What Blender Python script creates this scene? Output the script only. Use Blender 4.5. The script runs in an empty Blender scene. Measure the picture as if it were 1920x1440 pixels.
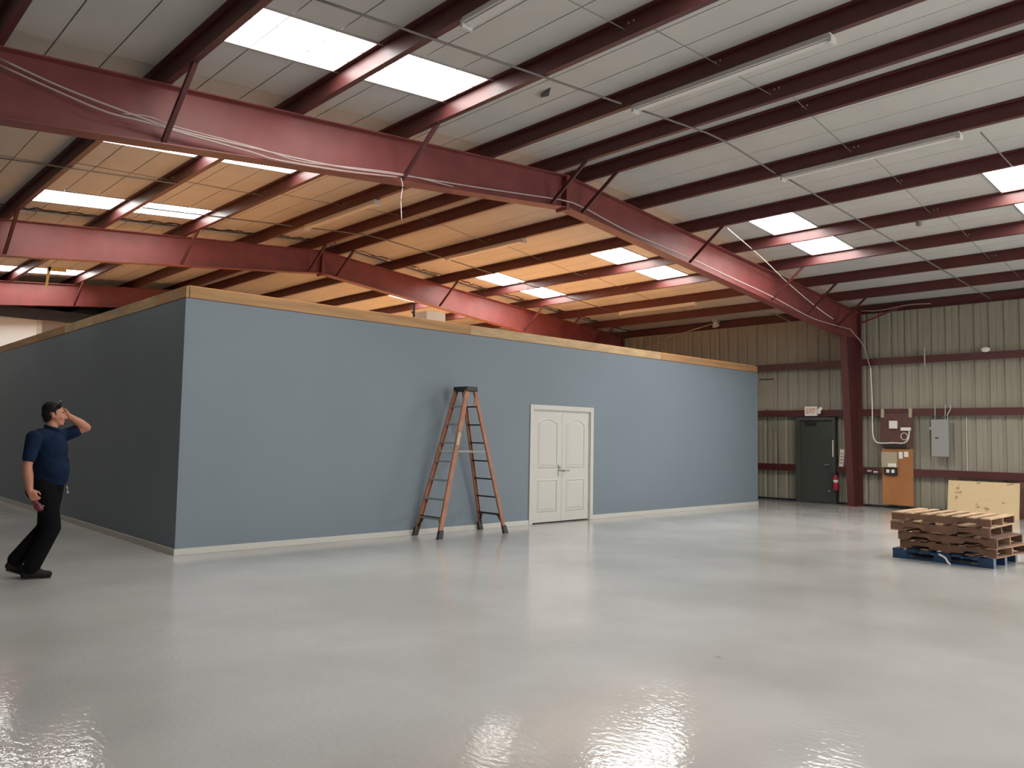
import bpy, bmesh, math, random
from mathutils import Vector, Matrix
random.seed(7)
S = bpy.context.scene
COL = S.collection

# ---------------------------------------------------------------- camera
F_PX, YAW, PITCH, ROLL, CAM_H = 1492.3, math.radians(46.82), math.radians(3.824), math.radians(1.003), 1.56
_f = Vector((math.cos(PITCH)*math.cos(YAW), math.cos(PITCH)*math.sin(YAW), math.sin(PITCH)))
_r0 = Vector((math.sin(YAW), -math.cos(YAW), 0)); _u0 = _r0.cross(_f)
_r = math.cos(ROLL)*_r0 + math.sin(ROLL)*_u0
_u = -math.sin(ROLL)*_r0 + math.cos(ROLL)*_u0
CAM = Vector((0, 0, CAM_H))
cam_data = bpy.data.cameras.new('camera'); cam = bpy.data.objects.new('camera', cam_data); COL.objects.link(cam)
cam_data.sensor_width = 36; cam_data.lens = F_PX/1920*36; cam_data.clip_end = 200; cam_data.clip_start = .05
cam.matrix_world = Matrix(((_r.x, _u.x, -_f.x, 0), (_r.y, _u.y, -_f.y, 0), (_r.z, _u.z, -_f.z, CAM_H), (0, 0, 0, 1)))
S.camera = cam
def at(px, py, axis, val):                      # a photo pixel on the plane axis = val
    d = _f + (px-960)/F_PX*_r - (py-720)/F_PX*_u
    t = (val-CAM[axis])/d[axis]
    return CAM + t*d

# ---------------------------------------------------------------- light
W = bpy.data.worlds.new('world'); S.world = W; W.use_nodes = True
bg = W.node_tree.nodes['Background']; bg.inputs[0].default_value = (.75, .85, 1, 1); bg.inputs[1].default_value = 1.0
SKY_LEFT, SKY_RIGHT = 15.0, 29.0        # the right roof slope faces the sun
def area(name, loc, rot, sx, sy, power, color):
    l = bpy.data.lights.new(name, 'AREA'); l.shape = 'RECTANGLE'; l.size = sx; l.size_y = sy; l.energy = power; l.color = color
    o = bpy.data.objects.new(name, l); COL.objects.link(o); o.location = loc; o.rotation_euler = rot; return o
# daylight entering through the two open roll-up doors (one in the right wall, one in the wall behind the photographer)
area('daylight_right_door', (20.32, -2.0, 2.0), (0, math.radians(90), 0), 3.8, 4.8, 400, (1, .98, .95))
area('daylight_rear_door', (9.0, -6.72, 2.0), (math.radians(90), 0, 0), 4.8, 3.8, 520, (1, .98, .95))
vs = S.view_settings
vs.view_transform = 'Standard'; vs.look = 'None'; vs.gamma = 1; vs.use_curve_mapping = False; vs.exposure = 0.0

# ---------------------------------------------------------------- materials
def mat(name, color, rough=.6, metal=0, spec=.5, noise=0, nscale=4, bump=0, bscale=40, coat=0, color2=None, detail=4, emit=0, sx=1, sy=1, sz=1, r0=.35, r1=.65):
    m = bpy.data.materials.new(name); m.use_nodes = True
    nt = m.node_tree; b = nt.nodes['Principled BSDF']
    b.inputs['Base Color'].default_value = (*color, 1); b.inputs['Roughness'].default_value = rough; b.inputs['Metallic'].default_value = metal
    b.inputs['Specular IOR Level'].default_value = spec; b.inputs['Coat Weight'].default_value = coat
    tc = nt.nodes.new('ShaderNodeTexCoord'); mp = nt.nodes.new('ShaderNodeMapping'); mp.inputs['Scale'].default_value = (sx, sy, sz)
    nt.links.new(tc.outputs['Object'], mp.inputs[0])
    if noise or color2:
        n = nt.nodes.new('ShaderNodeTexNoise'); n.inputs['Scale'].default_value = nscale; n.inputs['Detail'].default_value = detail
        nt.links.new(mp.outputs[0], n.inputs['Vector'])
        c2 = color2 or tuple(max(0, c*(1-noise)) for c in color)
        r = nt.nodes.new('ShaderNodeValToRGB'); r.color_ramp.elements[0].position = r0; r.color_ramp.elements[1].position = r1
        r.color_ramp.elements[0].color = (*c2, 1); r.color_ramp.elements[1].color = (*color, 1)
        nt.links.new(n.outputs['Fac'], r.inputs[0]); nt.links.new(r.outputs[0], b.inputs['Base Color'])
    if bump:
        n2 = nt.nodes.new('ShaderNodeTexNoise'); n2.inputs['Scale'].default_value = bscale; n2.inputs['Detail'].default_value = 3
        nt.links.new(mp.outputs[0], n2.inputs['Vector'])
        bp = nt.nodes.new('ShaderNodeBump'); bp.inputs['Strength'].default_value = bump; bp.inputs['Distance'].default_value = .02
        nt.links.new(n2.outputs['Fac'], bp.inputs['Height']); nt.links.new(bp.outputs[0], b.inputs['Normal'])
    if emit:
        b.inputs['Emission Color'].default_value = (*color, 1); b.inputs['Emission Strength'].default_value = emit
    return m
M = {}
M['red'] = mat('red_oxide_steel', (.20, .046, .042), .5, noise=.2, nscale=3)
M['red_shade'] = mat('shaded_red_steel', (.088, .022, .021), .45, noise=.15, nscale=3)  # red steel darkened: shade of purlins, girts and columns put into the colour
M['panel'] = mat('roof_insulation_board', (.47, .46, .435), .8, noise=.06, nscale=2)
M['deck'] = mat('roof_sheet', (.62, .55, .52), .6)
M['blue'] = mat('blue_grey_paint', (.165, .207, .245), .55, noise=.05, nscale=.7, bump=.05, bscale=120)
M['lumber'] = mat('rim_lumber', (.45, .255, .11), .7, noise=.3, nscale=3, sx=.3, sy=.3, sz=4)
M['lumber2'] = mat('rim_lumber_pale', (.53, .37, .20), .7, noise=.25, nscale=5, sx=.5, sy=.5, sz=3)
M['osbdeck'] = mat('plywood_deck', (.88, .46, .19), .8, noise=.2, nscale=6)
M['white'] = mat('white_paint', (.51, .50, .46), .45)
M['whitewall'] = mat('white_wall', (.78, .77, .74), .7)
M['wallmetal'] = mat('wall_sheet', (.31, .29, .225), .55, noise=.07, nscale=.8, sz=.5)
M['greydark'] = mat('dark_green_paint', (.062, .066, .058), .5)
M['chrome'] = mat('nickel', (.32, .30, .28), .3, metal=1)
M['galv'] = mat('galvanised', (.42, .42, .41), .4, metal=.6)
M['black'] = mat('black_plastic', (.015, .015, .016), .5)
M['orangefg'] = mat('orange_fibreglass', (.37, .16, .085), .5, noise=.25, nscale=8)
M['alu'] = mat('aluminium', (.27, .28, .29), .6, metal=.2)
M['pwood'] = mat('pallet_wood', (.30, .17, .092), .85, noise=.45, nscale=6, sx=.6)
M['pwood2'] = mat('pallet_wood_dark', (.17, .085, .052), .85, noise=.4, nscale=6)
M['pwood3'] = mat('pallet_wood_pale', (.52, .35, .21), .85, noise=.3, nscale=6)
M['pblue'] = mat('blue_pallet_paint', (.010, .045, .11), .5, noise=.3, nscale=7)
M['ply'] = mat('orange_plywood', (.42, .17, .055), .55, noise=.2, nscale=2, sz=.4)
M['brown'] = mat('brown_board', (.11, .047, .035), .6, noise=.2, nscale=5)
M['chip'] = mat('chipboard', (.66, .50, .29), .8, color2=(.36, .23, .11), nscale=7, detail=2, sy=.7, r0=.30, r1=.38)
M['grey'] = mat('grey_enamel', (.30, .30, .285), .45)
M['beige'] = mat('beige_enamel', (.40, .34, .23), .5)
M['offwhite'] = mat('off_white_plastic', (.78, .74, .66), .5)
M['exitred'] = mat('exit_red', (.55, .10, .06), .5)
M['extred'] = mat('extinguisher_red', (.55, .02, .05), .3)
M['wire'] = mat('pale_cable', (.40, .31, .29), .6)
M['cord'] = mat('white_cord', (.8, .74, .68), .6)
M['conduit'] = mat('grey_conduit', (.14, .125, .11), .6)
M['fixture'] = mat('light_fixture_enamel', (.56, .54, .52), .5)
M['tan'] = mat('tan_canvas', (.62, .46, .2), .8)
M['skin'] = mat('skin', (.45, .19, .12), .55, noise=.12, nscale=20)
M['shirt'] = mat('navy_cotton', (.007, .018, .047), .9, spec=.15, noise=.25, nscale=10, bump=.25, bscale=14)
M['pants'] = mat('black_twill', (.004, .004, .005), .9, spec=.12, bump=.25, bscale=12)
M['hair'] = mat('dark_hair', (.008, .006, .006), .7, spec=.2, bump=.5, bscale=60)
M['shoe'] = mat('dark_shoe', (.012, .010, .009), .7, spec=.25)
M['eye'] = mat('eye_white', (.6, .57, .53), .3)
M['maroon'] = mat('maroon_plastic', (.11, .012, .022), .35)
M['lens'] = mat('dark_lens', (.03, .03, .035), .08)
def skymat(strength):
    m = bpy.data.materials.new('skylight_glow'); m.use_nodes = True
    nt = m.node_tree; nt.nodes.clear()
    e = nt.nodes.new('ShaderNodeEmission'); e.inputs[0].default_value = (1, .965, .92, 1); e.inputs[1].default_value = strength
    o = nt.nodes.new('ShaderNodeOutputMaterial'); nt.links.new(e.outputs[0], o.inputs[0]); return m
M['skyL'] = skymat(SKY_LEFT); M['skyR'] = skymat(SKY_RIGHT)
def floormat():
    m = mat('grey_epoxy_floor', (.50, .50, .485), .16, spec=.25)
    nt = m.node_tree; b = nt.nodes['Principled BSDF']
    tc = nt.nodes.new('ShaderNodeTexCoord')
    def noise(scale, det, sc=(1, 1, 1)):
        mp = nt.nodes.new('ShaderNodeMapping'); mp.inputs['Scale'].default_value = sc
        nt.links.new(tc.outputs['Object'], mp.inputs[0])
        n = nt.nodes.new('ShaderNodeTexNoise'); n.inputs['Scale'].default_value = scale; n.inputs['Detail'].default_value = det
        nt.links.new(mp.outputs[0], n.inputs['Vector']); return n
    n = noise(.55, 5)
    r = nt.nodes.new('ShaderNodeValToRGB')
    r.color_ramp.elements[0].position = .35; r.color_ramp.elements[0].color = (.405, .405, .392, 1)
    r.color_ramp.elements[1].position = .62; r.color_ramp.elements[1].color = (.495, .495, .482, 1)
    nt.links.new(n.outputs['Fac'], r.inputs[0])
    # scuffs: sparse dark spots and streaks
    s = noise(3.2, 2, (1, .6, 1)); sr = nt.nodes.new('ShaderNodeValToRGB')
    sr.color_ramp.elements[0].position = .775; sr.color_ramp.elements[0].color = (0, 0, 0, 1)
    sr.color_ramp.elements[1].position = .80; sr.color_ramp.elements[1].color = (1, 1, 1, 1)
    nt.links.new(s.outputs['Fac'], sr.inputs[0])
    mx = nt.nodes.new('ShaderNodeMixRGB'); mx.inputs[2].default_value = (.20, .20, .19, 1)
    nt.links.new(sr.outputs[0], mx.inputs[0]); nt.links.new(r.outputs[0], mx.inputs[1]); nt.links.new(mx.outputs[0], b.inputs['Base Color'])
    w = noise(1.4, 3); wr = nt.nodes.new('ShaderNodeMapRange'); wr.inputs[1].default_value = .3; wr.inputs[2].default_value = .7; wr.inputs[3].default_value = .05; wr.inputs[4].default_value = .13
    nt.links.new(w.outputs['Fac'], wr.inputs[0]); nt.links.new(wr.outputs[0], b.inputs['Roughness'])
    rip = noise(30, 2, (1, .55, 1)); bp = nt.nodes.new('ShaderNodeBump'); bp.inputs['Strength'].default_value = .17; bp.inputs['Distance'].default_value = .010
    nt.links.new(rip.outputs['Fac'], bp.inputs['Height']); nt.links.new(bp.outputs[0], b.inputs['Normal'])
    return m
M['floor'] = floormat()

# ---------------------------------------------------------------- mesh helpers
def box(bm, x0, x1, y0, y1, z0, z1):
    v = [bm.verts.new((x, y, z)) for z in (z0, z1) for y in (y0, y1) for x in (x0, x1)]
    for q in ((0, 2, 3, 1), (4, 5, 7, 6), (0, 1, 5, 4), (2, 6, 7, 3), (0, 4, 6, 2), (1, 3, 7, 5)):
        bm.faces.new([v[i] for i in q])
    return v
def hexa(bm, a, b):                              # two quads (4 points each) joined to a solid
    va = [bm.verts.new(p) for p in a]; vb = [bm.verts.new(p) for p in b]; n = len(a)
    bm.faces.new(va[::-1]); bm.faces.new(vb)
    for i in range(n): bm.faces.new((va[i], va[(i+1) % n], vb[(i+1) % n], vb[i]))
def bar(bm, p, q, w, t, up=Vector((0, 0, 1))):   # rectangular bar from p to q
    p = Vector(p); q = Vector(q); d = (q-p).normalized(); s = d.cross(Vector(up))
    if s.length < 1e-4: s = d.cross(Vector((1, 0, 0)))
    s.normalize(); n = s.cross(d)
    c = [(-w/2, -t/2), (w/2, -t/2), (w/2, t/2), (-w/2, t/2)]
    hexa(bm, [p+s*a+n*b for a, b in c], [q+s*a+n*b for a, b in c])
def smooth_path(pts, n=6):
    P = [Vector(p) for p in pts]; P = [P[0]*2-P[1]]+P+[P[-1]*2-P[-2]]; out = []
    for i in range(1, len(P)-2):
        for k in range(n):
            t = k/n; a, b, c, d = P[i-1:i+3]
            out.append(.5*((2*b)+(c-a)*t+(2*a-5*b+4*c-d)*t*t+(3*b-a-3*c+d)*t**3))
    return out+[P[-2]]
def tube(bm, pts, r, seg=8, radii=None):
    P = [Vector(p) for p in pts]; rings = []
    for i, p in enumerate(P):
        d = (P[min(i+1, len(P)-1)]-P[max(i-1, 0)]).normalized()
        s = d.cross(Vector((0, 0, 1)))
        if s.length < 1e-3: s = d.cross(Vector((0, 1, 0)))
        s.normalize(); n = s.cross(d); rr = radii[i] if radii else r
        rings.append([bm.verts.new(p+(s*math.cos(2*math.pi*k/seg)+n*math.sin(2*math.pi*k/seg))*rr) for k in range(seg)])
    for a, b in zip(rings, rings[1:]):
        for k in range(seg): bm.faces.new((a[k], a[(k+1) % seg], b[(k+1) % seg], b[k]))
    bm.faces.new(rings[0][::-1]); bm.faces.new(rings[-1])
def lathe(bm, prof, seg=20, mtx=Matrix()):       # profile of (radius, z)
    rings = [[bm.verts.new(mtx @ Vector((r*math.cos(2*math.pi*k/seg), r*math.sin(2*math.pi*k/seg), z))) for k in range(seg)] for r, z in prof]
    for a, b in zip(rings, rings[1:]):
        for k in range(seg): bm.faces.new((a[k], a[(k+1) % seg], b[(k+1) % seg], b[k]))
    bm.faces.new(rings[0][::-1]); bm.faces.new(rings[-1])
def rcone(bm, p, r0, q, r1, seg=14):             # rounded tapered limb
    p = Vector(p); q = Vector(q); d = q-p; L = d.length
    m = Matrix.Translation(p) @ d.to_track_quat('Z', 'Y').to_matrix().to_4x4()
    pr = [(max(1e-4, r0*math.cos(a)), r0*math.sin(a)) for a in [math.radians(-89+89*i/5) for i in range(6)]]
    pr += [(max(1e-4, r1*math.cos(a)), L+r1*math.sin(a)) for a in [math.radians(89*i/5) for i in range(6)]]
    lathe(bm, pr, seg, m)
def ell(bm, c, rx, ry, rz, rot=None, seg=20, rings=12):
    m = Matrix.Translation(Vector(c)) @ (rot.to_4x4() if rot else Matrix()) @ Matrix.Diagonal((rx, ry, rz, 1))
    pr = [(max(1e-4, math.cos(a)), math.sin(a)) for a in [math.radians(-89.5+179*i/rings) for i in range(rings+1)]]
    lathe(bm, pr, seg, m)
def mesh(name, bm, m, smooth=False):
    bmesh.ops.recalc_face_normals(bm, faces=bm.faces)
    me = bpy.data.meshes.new(name); bm.to_mesh(me); bm.free()
    if m: me.materials.append(m)
    if smooth:
        for p in me.polygons: p.use_smooth = True
    return me
def inst(name, me, parent=None, loc=(0, 0, 0), rot=(0, 0, 0)):
    o = bpy.data.objects.new(name, me); COL.objects.link(o); o.parent = parent; o.location = loc; o.rotation_euler = rot; return o
def obj(name, bm, m, parent=None, loc=(0, 0, 0), rot=(0, 0, 0), bevel=0, smooth=False, label=None):
    o = inst(name, mesh(name, bm, m, smooth), parent, loc, rot)
    if bevel:
        b = o.modifiers.new('bevel', 'BEVEL'); b.width = bevel; b.segments = 2; b.limit_method = 'ANGLE'
    if label: o['label'] = label
    return o
def bx(name, m, dims, parent=None, bevel=0, label=None, loc=(0, 0, 0), rot=(0, 0, 0)):
    bm = bmesh.new(); box(bm, *dims); return obj(name, bm, m, parent, loc, rot, bevel, label=label)
def tag(o, label, cat, group=None):
    o['label'] = label; o['category'] = cat
    if group: o['group'] = group
    return o
def struct(o, label=None):
    o['kind'] = 'structure'
    if label: o['label'] = label
    return o
def thing(name, label, cat, loc=(0, 0, 0), rotz=0, group=None):
    o = bpy.data.objects.new(name, None); COL.objects.link(o); o.location = loc; o.rotation_euler = (0, 0, rotz); o.empty_display_size = .2
    return tag(o, label, cat, group)
def sroot(name, label, loc=(0, 0, 0), rotz=0):
    o = bpy.data.objects.new(name, None); COL.objects.link(o); o.location = loc; o.rotation_euler = (0, 0, rotz); return struct(o, label)

# ---------------------------------------------------------------- building dimensions
XL, XR, XRIDGE, ZRIDGE = -1.8, 20.2, 9.15, 5.76
Y0, Y1 = -6.6, 31.5
FR = (8.64, 16.26, 23.88)
def zt(x): return ZRIDGE-abs(x-XRIDGE)/12        # top of the rafters
def zb(x): return ZRIDGE-.50-abs(x-XRIDGE)*.1045 # underside of the rafters
PUR = [-.17, 1.36, 2.89, 4.43, 5.95, 7.48, 8.78, 9.50, 11.02, 12.55, 14.08, 15.62, 17.15, 18.68]
SKYC = [-4.5, -.6, 3.3, 7.18, 11.06, 14.95, 18.85, 23.0]
SKYH = .43

# floor and ground
bm = bmesh.new(); box(bm, XL-.2, XR+.1, Y0-.2, Y1+.2, -.15, 0)
struct(obj('floor', bm, M['floor']), 'light grey glossy painted concrete floor')
bm = bmesh.new(); box(bm, -30, 50, -35, 60, -.4, -.16)
struct(obj('ground', bm, mat('asphalt', (.18, .18, .17), .9, noise=.2)), 'grey asphalt yard outside the building')

# ceiling: sheets, insulation boards, purlins, rods
bm = bmesh.new()
for xa, xb in ((XL-.35, XRIDGE), (XRIDGE, XR+.35)):
    za, zc = zt(xa)+.26, zt(xb)+.26
    hexa(bm, [(xa, Y0-.2, za), (xb, Y0-.2, zc), (xb, Y0-.2, zc+.04), (xa, Y0-.2, za+.04)], [(xa, Y1+.2, za), (xb, Y1+.2, zc), (xb, Y1+.2, zc+.04), (xa, Y1+.2, za+.04)])
ceiling = struct(obj('ceiling', bm, M['deck']), 'low pitched metal roof lined with pale insulation boards')
panel_cache = {}; stuff_bm = bmesh.new()
def board(xa, xb, ya, yb, near):
    g = .007 if (xa+xb)/2 < 7.4 else .004; w = round(xb-xa-2*g, 3); l = round(yb-ya-2*g, 3); side = -1 if (xa+xb)/2 < XRIDGE else 1
    xc, yc = (xa+xb)/2, (ya+yb)/2; dz = -side*w/24
    pts = lambda y: [(-w/2, y, -dz), (w/2, y, dz), (w/2, y, dz+.03), (-w/2, y, -dz+.03)]
    z = zt(xc)+.203
    if near:
        k = (w, l, side)
        if k not in panel_cache:
            b = bmesh.new(); hexa(b, pts(-l/2), pts(l/2)); panel_cache[k] = mesh('panel', b, M['panel'])
        inst('panel', panel_cache[k], ceiling, (xc, yc, z))
    else:
        hexa(stuff_bm, [Vector(p)+Vector((xc, yc, z)) for p in pts(-l/2)], [Vector(p)+Vector((xc, yc, z)) for p in pts(l/2)])
edges = [XL-.2]+PUR[:7]+[XRIDGE]+PUR[7:]+[XR+.1]
ycuts = [Y0]+[c+SKYH for c in SKYC]+[Y1]
npanel = 0
for i in range(len(edges)-1):
    xa, xb = edges[i], edges[i+1]; n = 1 if xb-xa < .9 else 3
    sky = (2.8 < xa < 5.9 and xb < 6.0) or (12.5 < xa < 15.6 and xb < 15.7)
    spans = []; cuts = [Y0, 1.02, FR[0], FR[1]-.3, FR[1]+.1, FR[2], Y1]
    if sky:
        e = sorted(cuts+[c+k*SKYH for c in SKYC for k in (-1, 1)]+([13.0] if xa < 9 else []))
        spans = [(a, b) for a, b in zip(e, e[1:]) if not any(abs((a+b)/2-c) < SKYH+.001 and b-a < 2*SKYH+.01 and abs(a-c) < SKYH+.01 for c in SKYC)]
    else:
        e = sorted(cuts+([13.0] if xa < 9 else [])); spans = list(zip(e, e[1:]))
    spans = [(a, b) for a, b in spans if b-a > .05 and not (abs(a-(FR[1]-.3)) < .01 and abs(b-(FR[1]+.1)) < .01)]
    for (a, b) in spans:
        near = b > 1.5 and a < 24
        for k in range(n): board(xa+(xb-xa)*k/n, xa+(xb-xa)*(k+1)/n, a, b, near); npanel += near
    # torn black facing along the edge of the boards at the second frame
    m_ = max(3, int((xb-xa)/.12)); rr = random.Random(i); pts = [(xa+.08+(xb-xa-.16)*k/m_, FR[1]-.30+rr.uniform(-.03, .03), zt(xa+(xb-xa)*k/m_)+.185+rr.uniform(-.025, .02)) for k in range(m_+1)]
    bb = bmesh.new(); tube(bb, pts, .012, 5, radii=[rr.uniform(.006, .02) for _ in pts]); obj('torn_edge', bb, M['black'], ceiling)
print('panels', npanel)
o = obj('panel', stuff_bm, M['panel'], ceiling); o['kind'] = 'stuff'
# purlins (Z sections), eave struts
b = bmesh.new(); L0, L1 = Y0, Y1
zprof = [(-.07, .198), (-.07, .182), (-.063, .182), (-.063, .191), (-.004, .191), (-.004, 0), (.07, 0), (.07, .016), (.063, .016), (.063, .007), (.004, .007), (.004, .198)]
hexa(b, [(x, L0, z) for x, z in zprof], [(x, L1, z) for x, z in zprof])
pm = mesh('purlin', b, M['red_shade'])
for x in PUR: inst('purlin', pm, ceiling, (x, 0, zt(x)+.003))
b = bmesh.new(); cprof = [(-.09, 0), (0, 0), (0, .2), (-.09, .2), (-.09, .19), (-.008, .19), (-.008, .01), (-.09, .01)]
hexa(b, [(x, L0, z) for x, z in cprof], [(x, L1, z) for x, z in cprof]); em = mesh('eave_strut', b, M['red_shade'])
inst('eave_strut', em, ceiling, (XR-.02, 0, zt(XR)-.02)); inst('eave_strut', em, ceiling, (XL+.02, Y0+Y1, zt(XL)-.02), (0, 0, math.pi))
# sag rods between purlins
for yy in (4.65, 12.45):
    for i in range(len(PUR)-1):
        b = bmesh.new(); xa, xb = PUR[i], PUR[i+1]; k = .1 if i % 2 else .0
        tube(b, [(xa+.005, yy+k, zt(xa)+.12), (xb-.005, yy+k+.05, zt(xb)+.08)], .005, 6); obj('sag_rod', b, M['conduit'], ceiling)
# bolts in the webs
b = bmesh.new(); 
for dy in (-.03, .03): tube(b, [(-.002, dy, 0), (-.012, dy, 0)], .010, 6)
bolt = mesh('bolt', b, M['galv'])
for i, x in enumerate(PUR[3:13]):
    for yy in (4.72, 12.5): inst('bolt', bolt, ceiling, (x-.004, yy, zt(x)+.13))
# torn flap of facing
p = at(1022, 70, 2, 5.72); b = bmesh.new()
hexa(b, [(-.05, -.16, 0), (.06, -.02, -.03), (.08, .14, 0), (-.03, .02, -.05)], [(-.05, -.16, .005), (.06, -.02, -.025), (.08, .14, .005), (-.03, .02, -.045)])
xx = 6.7; obj('torn_flap', b, M['black'], ceiling, (xx, p.y*(xx/p.x), zt(xx)+.200), label='small dark torn flap of roof facing')

# skylights
wn = 0
for side, xa, xb in ((-1, PUR[2], PUR[4]), (1, PUR[9], PUR[11])):
    for c in SKYC:
        wn += 1
        root = sroot('window_%d' % wn, 'white glowing skylight strip in the %s roof slope' % ('left' if side < 0 else 'right'))
        za, zc = zt(xa)+.215, zt(xb)+.215
        b = bmesh.new(); ya, yb = c-SKYH, c+SKYH
        hexa(b, [(xa, ya, za), (xb, ya, zc), (xb, ya, zc+.02), (xa, ya, za+.02)], [(xa, yb, za), (xb, yb, zc), (xb, yb, zc+.02), (xa, yb, za+.02)])
        obj('pane', b, M['skyL' if side < 0 else 'skyR'], root)
        b = bmesh.new()
        for y in (c-.14, c+.15): bar(b, (xa, y, za-.008), (xb, y, zc-.008), .012, .012)
        for k in range(1, 6): x = xa+(xb-xa)*k/6; bar(b, (x, ya, zt(x)+.212), (x, yb, zt(x)+.210), .010, .010)
        obj('wire_grid', b, M['galv'], root)
        b = bmesh.new()
        for y in (ya-.012, yb+.012): bar(b, (xa, y, za-.015), (xb, y, zc-.015), .03, .02)
        obj('frame', b, M['galv'], root)

# ---------------------------------------------------------------- steel frames
def frame(y, label, group):
    t = thing('steel_frame', label, 'frame', (XRIDGE, y, 0), 0, group)
    for s in (-1, 1):
        xe = XR-.15 if s > 0 else XL+.15
        xk = xe-s*.77                                            # inner face of the knee
        L = lambda x, yy, z: (x-XRIDGE, yy, z)
        b = bmesh.new()
        P = [(XRIDGE, zb(XRIDGE)), (xk, zb(xk)), (xe, zb(xk)), (xe, zt(xe)), (XRIDGE, zt(XRIDGE))]
        hexa(b, [L(x, -.006, z) for x, z in P], [L(x, .006, z) for x, z in P])
        rf = obj('rafter', b, M['red'], t)
        for za, zc, xs, xf in ((zt(XRIDGE), zt(xe), XRIDGE, xe), (zb(XRIDGE)-.012, zb(xk)-.012, XRIDGE, xk)):
            b = bmesh.new(); hexa(b, [L(xs, -.11, za), L(xf, -.11, zc), L(xf, .11, zc), L(xs, .11, za)], [L(xs, -.11, za-.014), L(xf, -.11, zc-.014), L(xf, .11, zc-.014), L(xs, .11, za-.014)])
            obj('flange', b, M['red'], rf)
        # column
        zk = zb(xk); xi = xe-s*.42
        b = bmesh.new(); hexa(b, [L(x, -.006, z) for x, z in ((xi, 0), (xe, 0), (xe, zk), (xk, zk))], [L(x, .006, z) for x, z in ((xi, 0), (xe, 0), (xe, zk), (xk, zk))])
        c = obj('column', b, M['red_shade'], t)
        b = bmesh.new(); hexa(b, [L(xe, -.11, 0), L(xe+s*.014, -.11, 0), L(xe+s*.014, .11, 0), L(xe, .11, 0)], [L(xe, -.11, zt(xe)), L(xe+s*.014, -.11, zt(xe)), L(xe+s*.014, .11, zt(xe)), L(xe, .11, zt(xe))]); obj('flange', b, M['red_shade'], c)
        b = bmesh.new(); hexa(b, [L(xi, -.085, 0), L(xi-s*.014, -.085, 0), L(xi-s*.014, .085, 0), L(xi, .085, 0)], [L(xk, -.085, zk), L(xk-s*.014, -.085, zk), L(xk-s*.014, .085, zk), L(xk, .085, zk)]); obj('flange', b, M['red_shade'], c)
        b = bmesh.new(); box(b, min(xi-s*.05, xe+s*.03)-XRIDGE, max(xi-s*.05, xe+s*.03)-XRIDGE, -.14, .14, 0, .02); obj('base_plate', b, M['red'], c)
    b = bmesh.new(); box(b, -.03, .03, -.12, .12, zb(XRIDGE)-.07, zt(XRIDGE)+.0); obj('splice_plate', b, M['red'], t)
    for x in (2.89, 5.95, 8.78, 9.50, 12.55, 15.62, 17.15, 18.68):
        b = bmesh.new(); zz = zb(x)
        if x > 18: zz = 4.33
        p, q = Vector((x-XRIDGE, -.09, zz+.0)), Vector((x-XRIDGE+.03, -.82, zt(x)+.03))
        bar(b, p, q, .055, .007, up=(1, 0, 0)); bar(b, p+Vector((.026, 0, 0)), q+Vector((.026, 0, 0)), .007, .055, up=(1, 0, 0))
        obj('flange_brace', b, M['red_shade'], t)
    return t
frame(FR[0], 'dark red steel roof frame crossing the picture in front of the blue wall', 'dark red steel frames')
frame(FR[1], 'dark red steel roof frame behind the blue wall corner, second from the camera', 'dark red steel frames')
frame(FR[2], 'dark red steel roof frame farthest back, above the white wall', 'dark red steel frames')

# ---------------------------------------------------------------- outer walls
# right wall: ribbed sheets on girts; opening for roll-up door y -4.4..0.4
OP0, OP1, OPZ = -4.4, .4, 3.9
bm = bmesh.new(); box(bm, XR+.045, XR+.1, Y0-.1, OP0, 0, zt(XR)+.22); box(bm, XR+.045, XR+.1, OP1, Y1+.1, 0, zt(XR)+.22); box(bm, XR+.045, XR+.1, OP0, OP1, OPZ, zt(XR)+.22)
wall_right = struct(obj('wall_right', bm, M['wallmetal']), 'olive grey ribbed metal side wall with dark red girts')
def rib_sheet(w, z0, z1):
    b = bmesh.new(); n = 3; pitch = w/n; pts = [(0, 0)]
    for k in range(n):
        c = k*pitch+pitch*.5
        pts += [(c-.045, 0), (c-.022, .034), (c+.022, .034), (c+.045, 0)]
        if k < n-1: m = (k+1)*pitch; pts += [(m-.03, 0), (m-.02, .006), (m+.02, .006), (m+.03, 0)]
    pts.append((w-.004, 0))
    lo = [b.verts.new((x, y, z0)) for y, x in pts]; hi = [b.verts.new((x, y, z1)) for y, x in pts]
    for i in range(len(pts)-1): b.faces.new((lo[i], lo[i+1], hi[i+1], hi[i]))
    return mesh('sheet', b, M['wallmetal'])
PW = .914; full = rib_sheet(PW, .02, zt(XR)+.2); high = rib_sheet(PW, OPZ, zt(XR)+.2)
y = Y0
while y < Y1-.01:
    inst('sheet', high if (y+PW > OP0+.01 and y < OP1-.01) else full, wall_right, (XR, y, 0)); y += PW
for z, h in ((3.50, .17), (2.24, .17), (.80, .17)):
    for a, c in ((Y0, 1.02), (1.02, FR[0]), (FR[0], FR[1]), (FR[1], FR[2]), (FR[2], Y1)):
        spans = [(a, c)]
        if z < OPZ and a < OP1: spans = [(a, OP0), (OP1, c)]
        if z < 2 and a == FR[0]: spans = [(FR[0], 9.18), (10.33, FR[1])]
        for ya, yb in spans:
            b = bmesh.new();
            prof = [(-.16, h), (-.16, h*.0), (-.152, h*.0), (-.152, h-.008), (0, h-.008), (0, h)]
            hexa(b, [(XR+x, ya, z+zz) for x, zz in prof], [(XR+x, yb, z+zz) for x, zz in prof]); obj('girt', b, M['red_shade'], wall_right)
for ya, yb in ((Y0, OP0), (OP1, 9.2), (10.32, Y1)): bx('base_angle', M['black'], (XR-.05, XR, ya, yb, 0, .05), wall_right)
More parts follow.
